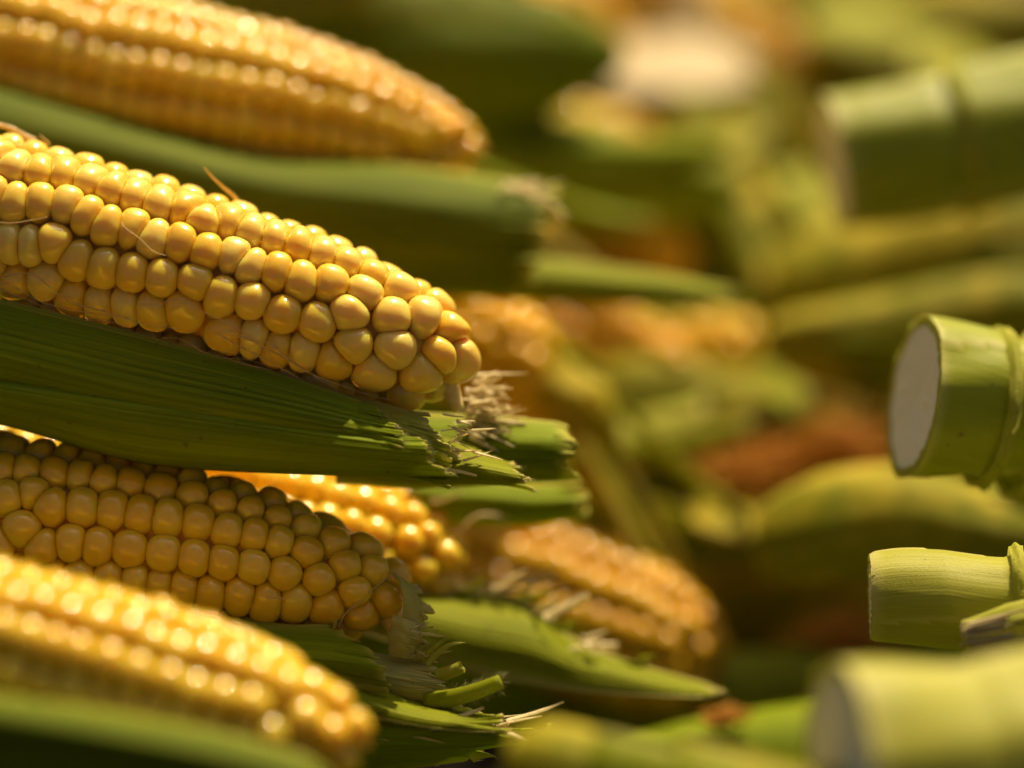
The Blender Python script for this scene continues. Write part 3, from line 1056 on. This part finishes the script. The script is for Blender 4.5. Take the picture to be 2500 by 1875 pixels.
def husked(p0, p1, r, mat, label, seed, group='husked ears deeper in the pile', name='husked_corn_ear', prof=None, ridge=.07):
    a0, a1 = V(*p0), V(*p1)
    e = thing(name, label, 'corn ear', a0, group)
    revolve(e, 'husk', a0, a1, prof or EARPROF(r), M[mat], ridge=ridge, nridge=4, seed=seed, rough=.06, bend=.004)
    q = random.Random(seed)
    for k in range(3):
        flap(e, a0, a1, r * .95, q.uniform(0, 6.28), q.uniform(.15, .5), q.uniform(.05, .09), seed * 7 + k, mat if mat == 'husk_deep' else q.choice(['husk', 'husk_lime', 'husk_yellow', mat]))
    return e


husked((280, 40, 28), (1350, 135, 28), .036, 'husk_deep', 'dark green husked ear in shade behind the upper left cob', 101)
husked((1475, 230, 38), (1670, 600, 34), .019, 'husk_yellow', 'yellow green stub pointing down towards the dark gap', 102)
husked((1120, 700, 18), (1330, 960, 17), .0105, 'husk_yellow', 'small yellow green husk end between the golden cob and the orange cob', 103)
husked((1660, 735, 23), (2500, 690, 23), .0150, 'husk_yellow', 'pale yellow husked ear just left of the white cut face', 104)
husked((1640, 640, 31), (2550, 540, 32), .025, 'husk_yellow', 'olive husked ear under the upper cut stalk', 105)
husked((1620, 1175, 14), (2480, 1185, 13), .0175, 'husk_yellow', 'yellow green husked ear lying under the stalk with the white cut face', 106)
husked((1880, 90, 48), (2600, 50, 48), .022, 'husk_yellow', 'hazy yellow ear at the upper right corner', 107)
husked((1100, 1640, -10.5), (1900, 1830, -12), .0125, 'husk_yellow', 'sunlit yellow green husk running along the bottom edge', 108)
husked((980, 320, 28), (1560, 440, 28), .017, 'husk', 'green husked ear in the middle distance right of the upper left cob tip', 109)
husked((1250, 215, 45), (1800, 310, 43), .020, 'husk_yellow', 'olive husked ear under the cream leaf', 110)
husked((1500, 40, 50), (2100, 90, 50), .026, 'husk_yellow', 'olive husked ear at the top between cream leaf and right corner', 111)
husked((1230, 860, 25), (1900, 1050, 24), .018, 'husk_yellow', 'shaded husked ear under the orange cob', 112)

# cream leaf far behind
cl = thing('loose_husk_leaf', 'cream sunlit husk leaf blurred far behind at the top', 'husk leaf', V(1420, 130, 34))
leaf(cl, [[V(x, t, 43), V(x, (t + bt) / 2, 39.5), V(x, bt, 37)] for x, t, bt in ((1225, 120, 160), (1330, 95, 190), (1440, 70, 198), (1540, 85, 195), (1620, 120, 180))],
     M['husk_cream'], nu=16, nv=20, split=.9, strips=3, rag=.01, margin=.1, seed=120)
leaf(cl, [[V(x - 60, y, 44), V(x, y, 43), V(x + 55, y, 44)] for x, y in ((1480, 110), (1475, 50), (1465, -10), (1450, -80))], M['husk_cream'], nu=12, nv=14, split=.9, strips=3, rag=.01, seed=121)


# many more ears and scraps, lost in the blur behind
rr = random.Random(23)
spots = [(1180, 250, 30), (1330, 330, 33), (1500, 320, 36), (1180, 520, 24), (1330, 660, 30), (1560, 760, 27), (1430, 880, 24), (1550, 900, 26), (1700, 420, 38),
         (1720, 300, 44), (1870, 60, 46), (1690, 130, 48), (2080, 120, 44), (1330, 1000, 22), (1640, 880, 26), (1760, 760, 30), (1900, 560, 34), (1330, 120, 44), (1640, 1110, 20), (2100, 1130, 17)]
for i, (x, y, d) in enumerate(spots):
    x += rr.uniform(-25, 25)
    y += rr.uniform(-20, 20)
    dx, dy, dz = rr.uniform(150, 260), rr.uniform(-40, 110), rr.uniform(-2, 4)
    if i % 2:
        a0, a1 = V(x - dx * 2, y - dy * 2, d + dz), V(x + 60, y + dy * .5, d)
        ear = thing('corn_ear', 'indistinct golden cob lost in the blur of the pile behind', 'corn ear', a0, 'cobs lost in the blurred background')
        rv = rr.uniform(75, 100)
        c = Cob(a0, a1, px_prof([(0, rv * .15), (rv * .15, rv * .45), (rv * .4, rv * .72), (rv, rv * .95), (rv * 9, rv)], d, K), H=.0036)
        grow_cob(ear, c, 12, .0068, rr.uniform(0, 1), M['kernel_far'], 700 + i, na=9, nr=4, single=False)
        for k in range(2):
            flap(ear, a0, a1, rv * K * (F + d * .01) / PXM * 1.1, rr.uniform(0, 6.28), rr.uniform(.3, .6), rr.uniform(.05, .08), 900 + i * 3 + k, rr.choice(['husk_lime', 'husk_yellow', 'husk']))
    else:
        lm = rr.choice(['husk_lime', 'husk_yellow', 'husk_pale'])
        lf = thing('loose_husk_leaf', 'torn %s husk scrap lost in the blur of the pile behind' % {'husk_lime': 'lime green', 'husk_yellow': 'yellowing', 'husk_pale': 'pale'}[lm], 'husk leaf', V(x, y, d), 'husk scraps lost in the blurred background')
        rot = rr.uniform(-.5, .9)
        grid = []
        for t in range(5):
            q = t / 4 - .5
            cx, cy = x + math.cos(rot) * q * dx * 1.2, y + math.sin(rot) * q * dx * 1.2
            hw = 55 * (1 - abs(q)) * rr.uniform(.8, 1.2)
            grid.append([V(cx + math.sin(rot) * hw * k, cy - math.cos(rot) * hw * k, d + q * dz + k * 2.2 - 1.2 * (1 - abs(k))) for k in (1, 0, -1)])
        leaf(lf, grid, M[lm], nu=12, nv=16, split=.85, strips=4, rag=.03, margin=.12, seed=800 + i, tipfade=.1)


# ------------------------------------------------------------------ cut stalk ends on the right
def stalk(p0, p1, prof, label, seed, ring=None, pith=True, skin='stalk', bevel=.0012):
    a0, a1 = V(*p0), V(*p1)
    e = thing('cut_corn_stalk', label, 'corn stalk', a0, 'cut stalk ends pointing left on the right side')
    body = revolve(e, 'stalk_skin', a0, a1, prof, M[skin], seg=72, ns=50, ridge=.03, nridge=3, twist=.35, seed=seed, rough=.06, bend=.0009, caps=False,
                   pale=[(0, .55), (.05, .0), (1, 0)])
    a = (a1 - a0).normalized()
    e1 = a.orthogonal().normalized()
    e2 = a.cross(e1)
    r = prof[0][1]
    rr = random.Random(seed)
    # cut face: dished pith with fibre ends, a rind round it
    def disc(name, rings, mat, bumpy):
        verts, faces = [], []
        seg = 72
        for q in rings:
            for k in range(seg):
                th = 2 * math.pi * k / seg
                z = .0009 * (1 - q) + bumpy * noise.noise(Vector((math.cos(th) * q * 9 + seed, math.sin(th) * q * 9, 1)))
                if k % 2 and q > .3:
                    z -= bumpy * .5 * ((k * 7 + int(q * 100)) % 3)
                ov = 1 + .03 * noise.noise(Vector((math.cos(th) * 2 + seed, math.sin(th) * 2, 0))) * 2
                verts.append(a0 + a * z + (e1 * math.cos(th) + e2 * math.sin(th)) * (r * q * ov))
        for j in range(len(rings) - 1):
            for k in range(seg):
                k2 = (k + 1) % seg
                faces.append((j * seg + k, (j + 1) * seg + k, (j + 1) * seg + k2, j * seg + k2))
        mesh_obj(name, verts, faces, mat, e)
    disc('cut_face', (.004, .12, .24, .36, .48, .58, .68, .78, .885), M['pith'], .00028)
    disc('rind', (.88, .91, .95, .99, 1.012), M['husk_pale'], .0004)
    if ring:
        for (f, rad, w_, mt) in ring:
            c0 = a0 + (a1 - a0) * f
            revolve(e, 'node_ring', c0, c0 + a * w_, [(0, rad * .97), (.3, rad * 1.03), (.7, rad * 1.03), (1, rad * .98)], M[mt], seg=72, ns=8, ridge=.07, nridge=2, seed=seed + 5, rough=.08, caps=False)
    return e


# stalk 4: white oval face
stalk((1975, 856, 4.2), (2420, 925, 5.15), [(0, .0219), (.10, .0215), (.30, .0200), (.50, .0185), (.53, .0212), (1, .024)],
      'fat green stalk with a clean white oval cut face at the right edge', 201, ring=[(.325, .0212, .004, 'husk_pale'), (.5, .0225, .005, 'husk_pale')])
# stalk 3: rounded stub in focus
stalk((1880, 1290, 0.9), (2420, 1285, 0.3), [(0, .0109), (.02, .0115), (.10, .0119), (.30, .0126), (.55, .0118), (.58, .0128), (1, .013)],
      'rounded green stub above the pale fibrous stalk', 202, ring=[(.56, .0127, .0035, 'husk_pale')], skin='stalk_pale')
# stalk 1: big blurred foreground one
stalk((1815, 1665, -12.0), (2500, 1625, -10.4), [(0, .0225), (.12, .0232), (.4, .0225), (.43, .0235), (1, .024)],
      'large out of focus stalk end in the lower right corner nearest the camera', 203, skin='stalk_pale')
# stalk 5: blurred behind
stalk((1800, 350, 18), (2500, 225, 18.5), [(0, .0215), (.3, .0225), (.36, .0215), (.39, .0235), (.8, .0235), (1, .023)],
      'blurred olive stalk end with a bright upper rim at the upper right', 204, ring=[(.36, .0232, .004, 'husk_pale')])
# stalk 2: frayed pale one
e = thing('cut_corn_stalk', 'pale fibrous ragged stalk end, sharp, between the rounded stub and the big blurred one', 'corn stalk', V(2085, 1385, 0), 'cut stalk ends pointing left on the right side')
a0, a1 = V(2085, 1384, -1.5), V(2420, 1328, -1.3)
revolve(e, 'stalk_skin', a0, a1, [(0, .0048), (.1, .0055), (.3, .0070), (1, .0085)], M['husk_pale'], ridge=.16, nridge=9, twist=.1, seed=205, rough=.10)
b = Bag()
rr = random.Random(77)
for k in range(26):
    y = rr.uniform(-.0045, .0045)
    z = -math.sqrt(max(0, .0052 ** 2 - y * y))
    o = a0 + UP * y + FW * z + RT * rr.uniform(-.0006, .001)
    q = o + (a1 - a0) * rr.uniform(.15, .5) + UP * y * .35 - FW * rr.uniform(.0004, .0012)
    b.ribbon([o, o.lerp(q, .5) - FW * .0005, q], rr.uniform(.0005, .0013), (-FW + UP * y * 150).normalized(), n=6, taper=.6, thick=.0006)
b.build('frayed_fibre', M['husk_cream'], e, stuff=True)
b = Bag()
for k in range(16):
    y = rr.uniform(-.0045, .0048)
    o = a0 + UP * y + FW * rr.uniform(-.004, .002)
    b.tube([o + RT * .0012, o + UP * rr.uniform(-.0004, .0005), o - RT * rr.uniform(.0002, .0012) + UP * rr.uniform(-.0005, .0008)], .0007 * rr.uniform(.5, 1.1), .0004, seg=6, n=4)
b.build('ragged_cut_end', M['husk_cream'], e, stuff=True)


# ------------------------------------------------------------------ tufts of rusty silk
def tuft(c, size, n, label, seed):
    rr = random.Random(seed)
    b = Bag()
    for _ in range(n):
        o = c + Vector((rr.gauss(0, size * .35), rr.gauss(0, size * .2), rr.gauss(0, size * .14)))
        d = Vector((rr.uniform(-1, 1), rr.uniform(-.5, .5), rr.uniform(-.3, .6))).normalized()
        L = size * rr.uniform(.5, 1.1)
        k = Vector((rr.gauss(0, 1), rr.gauss(0, 1), rr.gauss(0, 1))) * L * .3
        b.tube([o - d * L * .5, o + k * .6, o + d * L * .5 - k * .3], .0005, .0003, seg=4, n=8)
    o = b.build('silk_tuft', M['silk_brown'], None, loc=c)
    return tag(o, label, 'corn silk', 'tufts of rusty silk')


tuft(V(1640, 1000, 21), .024, 90, 'rusty brown silk tuft left of the white cut face', 301)
tuft(V(1830, 955, 21), .024, 90, 'dark orange silk tuft tucked right under the white cut face', 302)
tuft(V(1560, 1548, 10), .007, 40, 'little rusty silk tuft below the long leaf point', 303)
tuft(V(2060, -5, 50), .032, 90, 'orange silk at the top right corner of the pile', 304)
tuft(V(1820, 1380, 17), .018, 90, 'orange silk beside the large blurred stalk end', 305)

# ------------------------------------------------------------------ the lower layers of the pile
rr = random.Random(5)
for iy in range(15):
    for ix in range(3):
        y = -0.20 + iy * .062
        x = (-.25 + ix * .17) + rr.uniform(-.02, .02)
        z = rr.uniform(.095, .108) if iy % 2 == 0 else rr.uniform(.055, .065)
        z -= (0, .022, .050)[ix]
        z = max(z, .026)
        if y > .10:
            z = max(z - min(.045, (y - .10) * .35), .026)
        c = Vector((x, y, z))
        d = Vector((1 if ix < 2 else -1, rr.uniform(-.2, .2), rr.uniform(-.08, .08))).normalized()
        a0, a1 = c - d * .10, c + d * .10
        mt = rr.choice(['husk', 'husk', 'husk_lime', 'husk_yellow'])
        e = thing('husked_corn_ear', '%s husked ear buried low in the dark gaps of the pile' % {'husk': 'green', 'husk_lime': 'lime green', 'husk_yellow': 'yellowing'}[mt], 'corn ear', a0, 'buried ears')
        revolve(e, 'husk', a0, a1, EARPROF(rr.uniform(.021, .025)), M[mt], seg=36, ns=24, ridge=.08, nridge=4, seed=400 + iy * 3 + ix)
